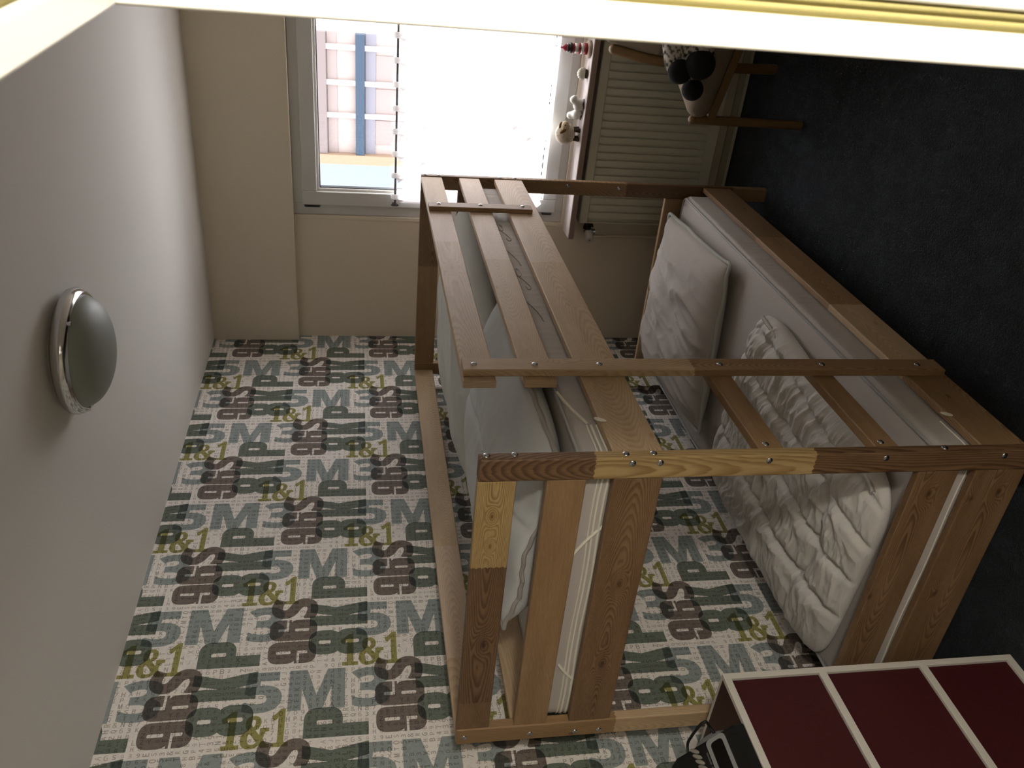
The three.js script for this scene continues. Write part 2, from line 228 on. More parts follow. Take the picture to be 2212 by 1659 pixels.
{
  const t = thing('curtain_rod', 'thin grey tension rod across the window sash', 'curtain rod', [1.3, 1.655, 0.03]);
  part('rod', cyl(0.0055, 0.0055, 1.13, 0.0, 0, 0, 'x', 12), M.rod, t);
  for (const s of [-1, 1]) part('holder', [bx(s * 0.565 - 0.008, s * 0.565 + 0.008, -0.014, 0.014, -0.026, -0.012, 0.003), cyl(0.007, 0.007, 0.02, s * 0.56, 0, -0.008, 'z', 10), ball(0.0035, s * 0.566, 0.016, -0.011, 1, 1, 1, 8), ball(0.0035, s * 0.566, -0.016, -0.011, 1, 1, 1, 8)], M.rod, t);
}
{ // half curtain with loops and a pointed lace edge
  const t = thing('cafe_curtain', 'sheer white half curtain with pointed lace hem in front of the window', 'curtain', [1.3, 0.92, 0.03]);
  const X0 = -0.548, X1 = 0.555, nx = 420, ny = 60, pos = [], idx = [];
  for (let i = 0; i <= nx; i++) for (let j = 0; j <= ny; j++) {
    const x = lerp(X0, X1, i / nx), tr = Math.abs(((x + 5) / 0.052) % 2 - 1), top = 0.722 - 0.022 * (1 - tr), sc = Math.abs(((x + 5) / 0.021) % 2 - 1), bot = 0.012 + 0.022 * vn(x * 9, 2, 3) + 0.02 * sc * (0.4 + 0.6 * vn(x * 30, 1, 4)), v = j / ny, y = lerp(bot, top, v);
    const k = 0.35 + 0.65 * v, z = 0.010 * k * Math.sin(x * 118 + 1.2 * Math.sin(x * 17)) + 0.012 * Math.sin(x * 23 + 1.3 * v) * (1 - 0.5 * v) + 0.004 * Math.sin(x * 260) * v * v;
    pos.push(x, y, z + 0.006);
  }
  for (let i = 0; i < nx; i++) for (let j = 0; j < ny; j++) { const a = i * (ny + 1) + j, b = a + ny + 1; idx.push(a, b, b + 1, a, b + 1, a + 1); }
  const g = new THREE.BufferGeometry(); g.setAttribute('position', new THREE.Float32BufferAttribute(pos, 3)); g.setIndex(idx); g.computeVertexNormals();
  part('cloth', g, M.curtain, t);
  for (let x = X0 + 0.03; x < X1; x += 0.104) { const q = new THREE.TorusGeometry(0.0115, 0.0045, 6, 16); q.rotateY(Math.PI / 2); q.scale(3.2, 1.5, 1); q.translate(x, 0.733, 0); part('loop', q, M.lace, t); }
  for (let x = X0 + 0.012; x < X1; x += 0.052) { // pointed header tabs
    const s = new THREE.Shape([new THREE.Vector2(-0.012, 0.012), new THREE.Vector2(0.012, 0.012), new THREE.Vector2(0.001, -0.022)]), q = new THREE.ExtrudeGeometry(s, { depth: 0.0015, bevelEnabled: false }); q.rotateZ(0.25); q.translate(x, 0.715, 0.017); part('header_point', q, M.lace, t);
  }
  for (const [x, y] of [[-0.18, 0.61], [-0.345, 0.61], [-0.205, 0.12], [-0.155, 0.19]]) { const s = new THREE.Shape(); s.moveTo(0, 0.014); s.quadraticCurveTo(0.014, 0, 0, -0.012); s.quadraticCurveTo(-0.014, 0, 0, 0.014); const q = new THREE.ExtrudeGeometry(s, { depth: 0.0015, bevelEnabled: false }); q.rotateZ(0.6); q.translate(x, y, 0.03); part('motif', q, M.lace, t); }
}
{ // panel radiator with pressed channels
  const t = thing('radiator', 'off-white ribbed panel radiator under the window sill', 'radiator', [1.28, 0.125, 0.06]);
  const a0 = -0.578, a1 = 0.60, h = 0.625, P = 0.0372, prof = [[a0, 0.022]]; // x, z
  for (let x = a0 + 0.03; x < a1 - 0.03; x += P) prof.push([x, 0.04], [x + P * 0.74, 0.04], [x + P * 0.80, 0.031], [x + P * 0.94, 0.031]);
  prof.push([a1, 0.022]);
  const y0 = 0.055, y1 = h - 0.04, pos = [], quad = (a, b, c, d) => pos.push(...a, ...b, ...c, ...a, ...c, ...d);
  for (let i = 0; i + 1 < prof.length; i++) {
    const [xa, za] = prof[i], [xb, zb] = prof[i + 1], za2 = Math.max(za, 0.0385), zb2 = Math.max(zb, 0.0385), e = 0.018;
    quad([xa, y0 + e, za], [xb, y0 + e, zb], [xb, y1 - e, zb], [xa, y1 - e, za]);
    quad([xa, y0, za2], [xb, y0, zb2], [xb, y0 + e, zb], [xa, y0 + e, za]); quad([xa, y1 - e, za], [xb, y1 - e, zb], [xb, y1, zb2], [xa, y1, za2]);
  }
  const g = new THREE.BufferGeometry(); g.setAttribute('position', new THREE.Float32BufferAttribute(pos, 3)); g.setAttribute('uv', new THREE.Float32BufferAttribute(new Float32Array(pos.length / 3 * 2), 2)); g.computeVertexNormals();
  part('front_panel', [g, bx(a0, a1, 0, y0, 0.028, 0.0385, 0.003), bx(a0, a1, y1, h, 0.028, 0.0385, 0.003)].map((q) => { const n = q.index ? q.toNonIndexed() : q; return n; }), M.radiator, t);
  part('back_panel', bx(a0 + 0.005, a1 - 0.005, 0.01, h - 0.01, -0.03, -0.018, 0.003), M.radiator, t);
  part('top_cover', [bx(a0, a1, h - 0.012, h + 0.002, -0.03, 0.036, 0.002)], M.radiator, t);
  for (const x of [a0, a1 - 0.006]) part('side_cover', bx(x, x + 0.006, 0.01, h, -0.032, 0.036, 0.002), M.radiator, t);
  for (const x of [-0.45, 0.45]) part('bracket', bx(x - 0.015, x + 0.015, 0.05, h - 0.08, -0.06, -0.03), M.radiator, t);
}
{
  const t = thing('radiator_valve', 'white thermostat knob with black collar at the left end of the radiator', 'valve', [0.645, 0.69, 0.075]);
  part('collar', [cyl(0.016, 0.014, 0.022, 0.04, 0.01, -0.01, 'x', 16), cyl(0.02, 0.02, 0.012, 0.025, 0.008, -0.005, 'x', 16)], M.knob, t);
  const k = lathe([[0, 0.05], [0.017, 0.05], [0.021, 0.045], [0.022, 0.0], [0.016, -0.012], [0, -0.012]], 24); k.rotateX(Math.PI / 2); k.rotateY(-0.5); part('thermostat_head', [k], M.plasticWhite, t);
  const s = ball(0.004, -0.024, 0, 0.043, 1, 1, 1, 8); part('pointer_dot', s, M.knob, t);
  part('valve_body', [cyl(0.013, 0.013, 0.05, 0.0, -0.012, -0.02, 'y', 16), ball(0.016, 0, 0.004, -0.015)], M.bolt, t);
}
tag(part('heating_pipe', [cyl(0.007, 0.007, 0.665, 0.607, 0.335, 0.02, 'y', 12), tube([[0.607, 0.66, 0.02], [0.61, 0.675, 0.03], [0.635, 0.678, 0.055]], 0.007, 16)], M.wall), 'thin wall-coloured heating pipe running down beside the radiator', 'pipe');
tag(part('wall_bracket', [bx(0.655, 0.672, 0.655, 0.668, 0, 0.02, 0.002), cyl(0.005, 0.005, 0.02, 0.663, 0.661, 0.025, 'z', 10)], M.knob), 'small dark vent plug on the wall between radiator and valve', 'plug');

// ---------- bunk bed ----------
const BT = 0.0214817, BO = new THREE.Vector3(1.08191, 0, 2.50692); // near right corner of the bed; bed axes: x to its right side, z to its near end
const CX = -0.485, CZ = -1.03, BW = 0.97, BL = 2.06, PX = 0.061, PZ = 0.03, TOP = 1.567;
const toRoom = (x, y, z) => [BO.x + Math.cos(BT) * x + Math.sin(BT) * z, y, BO.z - Math.sin(BT) * x + Math.cos(BT) * z];
const inBed = (name, label, cat, x, y, z, group) => thing(name, label, cat, toRoom(x, y, z), BT, group);
{
  const bed = inBed('bunk_bed', 'natural pine bunk bed with short ladder standing along the patterned wall', 'bed', CX, 0, CZ);
  const B = (x0, x1, y0, y1, z0, z1, ...o) => plank(x0 - CX, x1 - CX, y0, y1, z0 - CZ, z1 - CZ, ...o);
  const bolt = (parent, x, y, z, axis) => { const g = new THREE.SphereGeometry(0.0085, 14, 6, 0, 2 * Math.PI, 0, Math.PI / 2); g.scale(1, 0.45, 1); const s = cyl(0.0035, 0.0035, 0.0012, 0, 0.0038, 0, 'y', 6); const q = mergeGeometries([g.toNonIndexed(), s.toNonIndexed()]); if (axis === 'x') q.rotateZ(-Math.PI / 2); if (axis === 'z') q.rotateX(Math.PI / 2); q.translate(x - CX, y, z - CZ); part('bolt', q, M.bolt, parent); };
  const posts = {};
  for (const [k, x, z, m, o] of [['nr', 0, 0, wood.post, 0], ['nl', -BW + PX, 0, wood.mid, 0.03], ['fr', 0, -BL + PZ, wood.dark, 0.05], ['fl', -BW + PX, -BL + PZ, wood.mid, 0.08]]) posts[k] = part('post', B(x - PX, x, 0, TOP, z - PZ, z, o, 0, 0.005), m, bed);
  for (const [y, d] of [[1.55, -0.018], [1.486, -0.02], [1.23, -0.015], [1.164, -0.016], [0.42, -0.016]]) bolt(posts.nr, 0, y, d, 'x');
  for (const y of [1.216, 1.15, 0.883, 0.582, 0.26]) bolt(posts.nr, -0.016, y, 0, 'z');
  for (const [y, x] of [[1.545, -0.94], [1.36, -0.945], [1.23, -0.95], [1.16, -0.95]]) bolt(posts.nl, x + 0.0, y, 0, 'z');
  for (const y of [1.55, 1.49, 1.23, 1.165]) bolt(posts.fr, 0, y, -BL + 0.015, 'x');
  for (const [y, x] of [[0.93, -0.02], [0.70, -0.022]]) bolt(posts.fr, x, y, -BL + PZ, 'z');
  // long boards
  const SZ0 = -BL + PZ, SZ1 = -PZ, LZ = -0.345;
  const r1 = part('guard_rail', B(-0.026, -0.004, 1.480, TOP, SZ0, LZ, 0.01), wood.railTop, bed), r2 = part('guard_rail', B(-0.026, -0.004, 1.321, 1.408, SZ0, LZ, 0.0), wood.railMid, bed);
  part('side_rail', B(-0.026, -0.004, 1.135, 1.256, SZ0, SZ1, 0.0), wood.railWide, bed);
  part('side_rail', B(-0.026, -0.004, 0.18, 0.308, SZ0, SZ1, 0.02, 0.1), wood.mid, bed);
  part('guard_rail', B(-BW + 0.004, -BW + 0.026, 1.480, TOP, SZ0, SZ1, 0.03, 0.25), wood.plain, bed); part('guard_rail', B(-BW + 0.004, -BW + 0.026, 1.321, 1.406, SZ0, SZ1, 0.05), wood.plain, bed);
  part('side_rail', B(-BW + 0.004, -BW + 0.026, 1.135, 1.256, SZ0, SZ1, 0.02), wood.mid, bed); part('side_rail', B(-BW + 0.004, -BW + 0.026, 0.18, 0.308, SZ0, SZ1), wood.mid, bed);
  // end boards
  for (const [z0, z1, far] of [[-0.026, -0.003, 0], [-BL + 0.003, -BL + 0.026, 1]]) {
    const e = (y0, y1, m, o = 0) => part('end_board', B(-BW + PX, -PX, y0, y1, z0, z1, o), m, bed);
    e(1.478, TOP, far ? wood.dark : wood.end); e(1.316, 1.408, far ? wood.dark : wood.endMid, 0.06); e(1.134, 1.252, far ? wood.mid : wood.endWide);
    e(0.364, 0.474, far ? wood.mid : wood.endLow, 0.05); e(0.175, 0.316, far ? wood.mid : wood.endLow, 0.01);
  }
  // ladder
  const lad = part('ladder_upright', B(-0.004, 0.0165, 0.193, 1.565, -0.43, -0.366, 0.02), wood.ladder, bed);
  for (const y of [1.535, 1.375, 1.20, 0.862, 0.56, 0.265]) bolt(lad, 0.0165, y, -0.397, 'x');
  for (const y of [0.834, 0.532]) { const r = part('rung', B(-0.030, -0.004, y, y + 0.064, -0.45, SZ1, 0.04 + y * 0.05), wood.rung, bed); bolt(r, -0.004, y + 0.04, -0.05, 'x'); }
  const bat = part('batten', B(-0.004, 0.014, 1.164, 1.565, -1.66, -1.605, 0.09), wood.mid, bed);
  for (const y of [1.525, 1.365, 1.20]) bolt(bat, 0.014, y, -1.64, 'x');
  for (const lv of [0.205, 1.16]) {
    for (const s of [0, 1]) part('slat_ledge', B(s ? -BW + 0.026 : -0.05, s ? -BW + 0.05 : -0.026, lv, lv + 0.025, SZ0 + 0.02, SZ1 - 0.02), wood.plain, bed);
    for (let k = 0; k < 14; k++) { const z = -0.08 - k * 0.144; part('slat', B(-BW + 0.028, -0.028, lv + 0.025, lv + 0.043, z - 0.07, z, 0.05), wood.plain, bed); }
  }
}

// ---------- bedding ----------
// closed soft slab over a quad of bed points (corner order: near right, far right, far left, near left)
function slab(q, y0, top, nu, nv, edge = 5, under = 0.35, r0) {
  const pos = [], idx = [], at = (s, t) => { const a = [lerp(q[0][0], q[1][0], t), lerp(q[0][1], q[1][1], t)], b = [lerp(q[3][0], q[2][0], t), lerp(q[3][1], q[2][1], t)]; return [lerp(a[0], b[0], s), lerp(a[1], b[1], s)]; };
  const ring = (s) => Math.pow(Math.max(0, 1 - Math.pow(Math.abs(2 * s - 1), edge)), 1 / 2.2);
  const grid = (up) => { for (let i = 0; i <= nu; i++) for (let j = 0; j <= nv; j++) {
    const s = i / nu, t = j / nv, e = ring(s) * ring(t), rc = r0 ?? 0.02, ss = 0.5 + (s - 0.5) * (1 - rc * Math.abs(2 * t - 1) ** 7), tt = 0.5 + (t - 0.5) * (1 - rc * Math.abs(2 * s - 1) ** 7), [x, z] = at(ss, tt), r = top(s, t, x, z);
    const mid = r.mid ?? y0 + r.h * under, y = up ? mid + (r.h * (1 - under) + r.w) * e : Math.max(y0, mid - (r.mid ? r.mid - y0 : r.h * under) * Math.min(1, e * 1.6)); pos.push(x + (r.dx ?? 0) * (up ? 1 : 1), y, z + (r.dz ?? 0)); } };
  grid(true); const off = pos.length / 3; grid(false);
  for (let i = 0; i < nu; i++) for (let j = 0; j < nv; j++) { const a = i * (nv + 1) + j, b = a + nv + 1; idx.push(a, a + 1, b + 1, a, b + 1, b); idx.push(off + a, off + b + 1, off + a + 1, off + a, off + b, off + b + 1); }
  let g = new THREE.BufferGeometry(); g.setAttribute('position', new THREE.Float32BufferAttribute(pos, 3)); g.setIndex(idx); g = mergeVertices(g, 1e-5);
  const p = g.attributes.position, uv = new Float32Array(p.count * 2); for (let i = 0; i < p.count; i++) { uv[2 * i] = p.getX(i); uv[2 * i + 1] = p.getZ(i); } g.setAttribute('uv', new THREE.BufferAttribute(uv, 2)); g.computeVertexNormals(); return g;
}
// moves geometry given in bed points to a thing whose base is at (x, y, z)
const local = (g, x, y, z) => g.translate(-x, -y, -z);
function mattress(label, y0, y1, lv) {
  const x0 = -0.936, x1 = -0.032, z0 = -2.022, z1 = -0.034, cx = (x0 + x1) / 2, cz = (z0 + z1) / 2;
  const t = inBed('mattress', label, 'mattress', cx, y0, cz);
  let g = new RoundedBoxGeometry(x1 - x0, y1 - y0, z1 - z0, 8, 0.05); g = mergeVertices(g.toNonIndexed ? g : g); 
  const nx = 60, nz = 300, ny = 10, bxg = new THREE.BoxGeometry(1, 1, 1, nx, ny, nz), p = bxg.attributes.position, hw = (x1 - x0) / 2, hd = (z1 - z0) / 2, hh = (y1 - y0) / 2, R = 0.045;
  for (let i = 0; i < p.count; i++) {
    let X = p.getX(i) * 2 * hw, Y = p.getY(i) * 2 * hh, Z = p.getZ(i) * 2 * hd; const ix = clamp(X, -hw + R, hw - R), iy = clamp(Y, -hh + R * 0.7, hh - R * 0.7), iz = clamp(Z, -hd + R, hd - R), dx = X - ix, dy = Y - iy, dz = Z - iz, l = Math.hypot(dx, dy / 0.7, dz);
    if (l > R) { X = ix + dx * R / l; Y = iy + dy * R / l; Z = iz + dz * R / l; }
    const side = Math.abs(X) > hw - 0.03 ? 1 : 0, endS = Math.abs(Z) > hd - 0.03 ? 1 : 0, wr = 0.006 * (ridge(Z * 30 + 3 * vn(Z * 3, 1, lv), Y * 5, lv + 5, 2) - 0.4);
    X += side * Math.sign(X) * wr * 0.6; Z += endS * Math.sign(Z) * 0.003 * (ridge(X * 20, Y * 4, lv + 8) - 0.4);
    if (Y > hh - 0.02) Y += 0.006 * (fbm(X * 4, Z * 4, lv) - 0.8) - 0.008 * (1 - Math.cos(X * 3));
    p.setXYZ(i, X, Y + hh, Z);
  }
  let bg = mergeVertices(bxg.deleteAttribute('normal').deleteAttribute('uv'), 1e-5); const q = bg.attributes.position, uv = new Float32Array(q.count * 2); for (let i = 0; i < q.count; i++) { uv[2 * i] = q.getX(i) + q.getY(i); uv[2 * i + 1] = q.getZ(i); } bg.setAttribute('uv', new THREE.BufferAttribute(uv, 2)); bg.computeVertexNormals();
  part('cover', bg, M.fabric, t);
  const zipRun = (y) => { const a = hw + 0.0005, b = hd + 0.0005, pts = [[a, y, b - 0.145], [a, y, b - 0.09], [a, y, b - R]]; for (let k = 1; k < 5; k++) pts.push([a - R + R * Math.cos(k / 4 * Math.PI / 2), y, b - R + R * Math.sin(k / 4 * Math.PI / 2)]); for (let k = 1; k < 12; k++) pts.push([lerp(a - R, -a + R, k / 12), y + 0.002 * Math.sin(k), b]); for (let k = 0; k < 5; k++) pts.push([-a + R - R * Math.sin(k / 4 * Math.PI / 2), y, b - R + R * Math.cos(k / 4 * Math.PI / 2)]); pts.push([-a, y, b - 0.2]); return pts; };
  for (const [y, r] of lv === 1 ? [[hh * 0.78, 0.004], [hh * 1.0, 0.0035], [hh * 1.16, 0.0025]] : [[0.0665, 0.002]]) part('zip_seam', tube(zipRun(y), r, 200, 6), M.zip, t);
  { const pts = [], a = hw - 0.012, b = hd - 0.012, r = 0.03; for (const [sx, sz, t0] of [[1, 1, 0], [-1, 1, 1], [-1, -1, 2], [1, -1, 3]]) for (let k = 0; k <= 4; k++) { const th = (t0 + k / 4) * Math.PI / 2; pts.push([sx * (a - r) + r * Math.cos(th), hh * 2 - 0.013, sz * (b - r) + r * Math.sin(th)]); } const full = []; for (let k = 0; k < pts.length; k++) { const p0 = pts[k], p1 = pts[(k + 1) % pts.length], n = Math.hypot(p0[0] - p1[0], p0[2] - p1[2]) > 0.2 ? 12 : 1; for (let m = 0; m < n; m++) full.push(p0.map((v, c) => lerp(v, p1[c], m / n))); } part('edge_piping', tube(full, 0.0045, 400, 6, true), M.fabricCool, t); }
  if (lv === 1) for (const [p0, p1] of [[[hw, hh * 2 - 0.012, hd - 0.30], [hw, hh * 1.1, hd - 0.15]], [[0.17, hh * 1.6, hd], [0.26, hh * 0.6, hd]], [[-0.22, hh * 1.5, hd], [-0.29, hh * 0.7, hd]]]) part('strap', tube([p0, p0.map((v, k) => (v + p1[k]) / 2 + (k === 1 ? 0.004 : 0.001)), p1], 0.0045, 24, 6), M.zip, t);
  return { t, cx, cz, hh, hw, hd };
}
function zipPull(m, x, y, z) { const s = new THREE.Shape(); s.absellipse(0, 0, 0.0055, 0.015, 0, Math.PI * 2); const h = new THREE.Path(); h.absellipse(0, 0.008, 0.0022, 0.003, 0, Math.PI * 2); s.holes.push(h); const g = new THREE.ExtrudeGeometry(s, { depth: 0.002, bevelEnabled: true, bevelSize: 0.0006, bevelThickness: 0.0006, bevelSegments: 1 }); g.rotateY(Math.PI / 2); g.rotateX(-0.5); g.translate(x - m.cx, y, z - m.cz); part('zip_pull', g, M.zip, m.t); }
const mU = mattress('white covered mattress on the upper bunk with zip along its side', 1.203, 1.335, 1), mL = mattress('white covered mattress on the lower bunk behind the ladder', 0.248, 0.41, 2);
zipPull(mU, -0.0005, 1.256 - 1.203, -0.156); zipPull(mL, -0.0005, 0.318 - 0.248, -0.165);

for (const dz of [0, 0.42]) for (const c of [[[1.325, -1.56], [1.315, -1.50], [1.298, -1.49], [1.292, -1.53], [1.302, -1.555], [1.305, -1.50], [1.285, -1.44], [1.277, -1.40], [1.287, -1.385], [1.293, -1.41]], [[1.318, -1.37], [1.31, -1.30], [1.295, -1.25], [1.283, -1.20], [1.28, -1.16]]]) part('printed_scroll', tube(c.map(([y, z], k) => [mU.hw + 0.0012, y - 1.203, z + dz - mU.cz]), 0.002, 60, 5), S('#aeaaa6', 0.95), mU.t); // grey print on the ticking
function bedPiece(name, label, cat, geo, mat, x, y, z) { const t = inBed(name, label, cat, x, y, z); part(name === 'pillow' ? 'case' : 'quilt', local(geo, x, y, z), mat, t); return t; }
{ // pillow at the head of the lower bunk
  const q = [[-0.075, -1.315], [-0.12, -2.0], [-0.83, -2.03], [-0.785, -1.235]];
  const g = slab(q, 0.409, (s, t) => ({ h: 0.135, w: -0.024 + 0.042 * ridge(s * 6.5 + t * 2.0, t * 1.6 - s, 31) + 0.018 * (fbm(s * 4, t * 4, 33) - 0.5) - 0.02 * Math.exp(-(((s - 0.5) / 0.18) ** 2 + ((t - 0.45) / 0.2) ** 2)) }), 110, 110, 2.6, 0.3);
  const t = bedPiece('pillow', 'large crumpled white pillow lying at the window end of the lower bunk', 'pillow', g, M.fabric, -0.45, 0.409, -1.64);
  const pts = []; for (let k = 0; k < 4; k++) for (let i = 0; i < 14; i++) { const a = q[k], b = q[(k + 1) % 4], f = i / 14; pts.push([lerp(a[0], b[0], f) + 0.45, 0.042 + 0.012 * (vn(k * 9 + f * 6, 1, 5) - 0.5), lerp(a[1], b[1], f) + 1.64]); }
  part('piping', tube(pts, 0.0075, 260, 6, true), M.fabricGreen, t);
}
{ // folded quilt at the foot of the lower bunk
  const q = [[-0.185, -0.07], [-0.07, -1.0], [-0.885, -1.13], [-0.925, -0.13]];
  const g = slab(q, 0.41, (s, t) => {
    let seam = 0; for (const c of [0.085, 0.25, 0.47, 0.7]) seam += Math.exp(-(((s + 0.012 * Math.sin(t * 9 + c * 20) - c) / 0.02) ** 2)); for (const c of [0.2, 0.93]) seam += 0.6 * Math.exp(-(((t - c - 0.02 * Math.sin(s * 9)) / 0.018) ** 2));
    const across = ridge(t * 15 + 2.4 * vn(s * 5, t * 3, 3) + 3 * s, s * 4.5, 41, 3), w = -0.022 * Math.min(1, seam) + 0.024 * (across - 0.45) + 0.03 * (fbm(s * 4, t * 3, 43) - 0.45) + 0.008 * (ridge(t * 46, s * 10, 47, 2) - 0.4);
    return { h: lerp(0.095, 0.06, s), w };
  }, 190, 340, 6, 0.3, 0.09);
  const t = bedPiece('quilt', 'folded quilted white duvet at the ladder end of the lower bunk', 'duvet', g, M.quilt, -0.55, 0.41, -0.58);
  const edge = []; for (let i = 0; i <= 24; i++) { const f = i / 24; edge.push([lerp(-0.225, -0.105, f) + 0.55 + 0.006 * Math.sin(f * 30), 0.052 + 0.012 * vn(f * 12, 3, 2), lerp(-0.13, -0.95, f) + 0.58]); }
  part('edge_binding', tube(edge, 0.007, 120, 6), M.quilt, t);
}
{ // two pillows on the upper bunk
  const q = [[-0.20, -0.99], [-0.08, -1.97], [-0.86, -2.0], [-0.82, -0.80]];
  const g = slab(q, 1.336, (s, t) => ({ h: 0.17, w: -0.012 + 0.02 * ridge(t * 7 + s * 3, s * 3, 51) + 0.02 * (fbm(s * 3, t * 3, 53) - 0.5) + 0.012 * Math.exp(-(t / 0.12)) * (ridge(s * 9, t * 9, 55) - 0.4) }), 110, 130, 3, 0.3);
  bedPiece('pillow', 'smooth white pillow at the window end of the upper bunk', 'pillow', g, M.fabricGreen, -0.45, 1.336, -1.5);
  const q2 = [[-0.045, -0.075], [-0.05, -1.0], [-0.64, -0.98], [-0.585, -0.06]], seam = (s, t) => 1.372 + 0.075 * s + 0.008 * Math.sin(s * 14 + t * 5);
  const g2 = slab(q2, 1.336, (s, t) => ({ h: 0.085, mid: seam(s, t), w: 0.012 * (ridge(s * 2.5 + t, t * 4, 61) - 0.4) + 0.012 * (fbm(s * 5, t * 5, 63) - 0.5) - 0.008 * Math.exp(-(((s - 0.42 - 0.2 * t) / 0.02) ** 2)) }), 120, 160, 3.4, 0.3);
  const t = bedPiece('pillow', 'flat grey white pillow with gathered piping on the upper bunk beside the ladder', 'pillow', g2, M.fabricCool, -0.33, 1.336, -0.55);
  const pts = [], N = 150; for (let k = 0; k < 4; k++) for (let i = 0; i < N / 3; i++) { const f = i / (N / 3), a2 = q2[k], b2 = q2[(k + 1) % 4], ss = [0, f, 1, 1 - f][k], tt = [f, 1, 1 - f, 0][k]; pts.push([lerp(a2[0], b2[0], f) + 0.33 + 0.001 * Math.sin(f * 70 + k), seam(ss, tt) - 1.336 + 0.0015 * Math.sin(f * 60), lerp(a2[1], b2[1], f) + 0.55 + 0.003 * Math.cos(f * 60)]); }
  part('piping', tube(pts, 0.0065, 600, 6, true), M.fabric, t);
}

// ---------- ceiling lamp ----------
{
  const t = thing('ceiling_lamp', 'round flush ceiling lamp with chrome rim and frosted glass dome', 'lamp', [1.055, H, 1.99]);
  t.rotation.set(0, 0, 0);
  part('ceiling_plate', cyl(0.12, 0.12, 0.03, 0, -0.015, 0, 'y', 48), M.plasticWhite, t);
  part('rim', lathe([[0.118, -0.018], [0.145, -0.012], [0.157, -0.022], [0.160, -0.034], [0.156, -0.046], [0.146, -0.054], [0.138, -0.052], [0.134, -0.044]], 64), M.chrome, t);
  const pts = []; for (let k = 0; k <= 16; k++) { const a = k / 16; pts.push([0.141 * Math.cos(a * Math.PI / 2), -0.046 - 0.068 * Math.sin(a * Math.PI / 2)]); } pts[16][0] = 0.0001;
  part('glass_dome', lathe(pts, 64), M.lampGlass, t);
  for (const a of [0.6, 2.7, 4.8]) { const q = cyl(0.006, 0.006, 0.016, 0.146 * Math.cos(a), -0.05, 0.146 * Math.sin(a), 'y', 12); part('clip', q, M.chrome, t); }
}
// ---------- hall lamp, outside the frame: it lights the door frame and the bed posts ----------
{
  const p = [2.86, 1.68, 3.98], t = thing('wall_lamp', 'warm glowing globe lamp on the hall wall', 'lamp', p);
  const glow = S('#fff0d0', 0.5, { emissive: new THREE.Color(1, 0.88, 0.62), emissiveIntensity: 3 });
  part('globe', ball(0.08, 0, 0, 0, 1, 1, 1, 32), glow, t);
  part('bracket', [bx(0.07, 0.185, -0.012, 0.012, -0.012, 0.012, 0.003), cyl(0.05, 0.05, 0.02, 0.18, 0, 0, 'x', 24)], M.chrome, t);
  const l = new THREE.PointLight(new THREE.Color(1, 0.95, 0.85), LAMP, 0, 2); l.position.set(...p); l.castShadow = true; l.shadow.radius = 4; l.name = 'hall_light'; scene.add(l);
}

// ---------- red and white chest with the radio ----------
{
  const hx = 0.411, y1 = 0.874, z0 = 2.582, z1 = 3.36, t = thing('drawer_cabinet', 'low cabinet with white edges and dark red fronts beside the bunk bed', 'cabinet', [0.215, 0, (z0 + z1) / 2]), cx = 0.215, cz = (z0 + z1) / 2;
  const b = (a0, a1, c0, c1, d0, d1, r = 0.0015) => bx(a0 - cx, a1 - cx, c0, c1, d0 - cz, d1 - cz, r);
  part('end_panel', b(0.02, hx, 0, y1, z0, z0 + 0.018), M.shelfWhite, t); part('end_panel', b(0.02, hx, 0, y1, z1 - 0.018, z1), M.shelfWhite, t);
  part('top_board', b(0.02, hx, y1 - 0.02, y1, z0 + 0.018, z1 - 0.018), M.shelfWhite, t);
  part('top_panel', b(0.034, hx - 0.012, y1 - 0.003, y1 + 0.0008, z0 + 0.012, z1 - 0.012, 0.0008), M.redDark, t);
  part('back_panel', b(0.02, 0.03, 0.02, y1 - 0.02, z0 + 0.018, z1 - 0.018), M.shelfWhite, t);
  for (const y of [0.0, 0.276, 0.579]) part('shelf_board', b(0.03, hx, y, y + 0.022, z0 + 0.018, z1 - 0.018), M.shelfWhite, t);
  for (const [a, c] of [[0.024, 0.274], [0.300, 0.577], [0.603, 0.852]]) part('drawer_front', b(hx - 0.024, hx - 0.006, a, c, z0 + 0.02, z1 - 0.02), M.red, t);
}
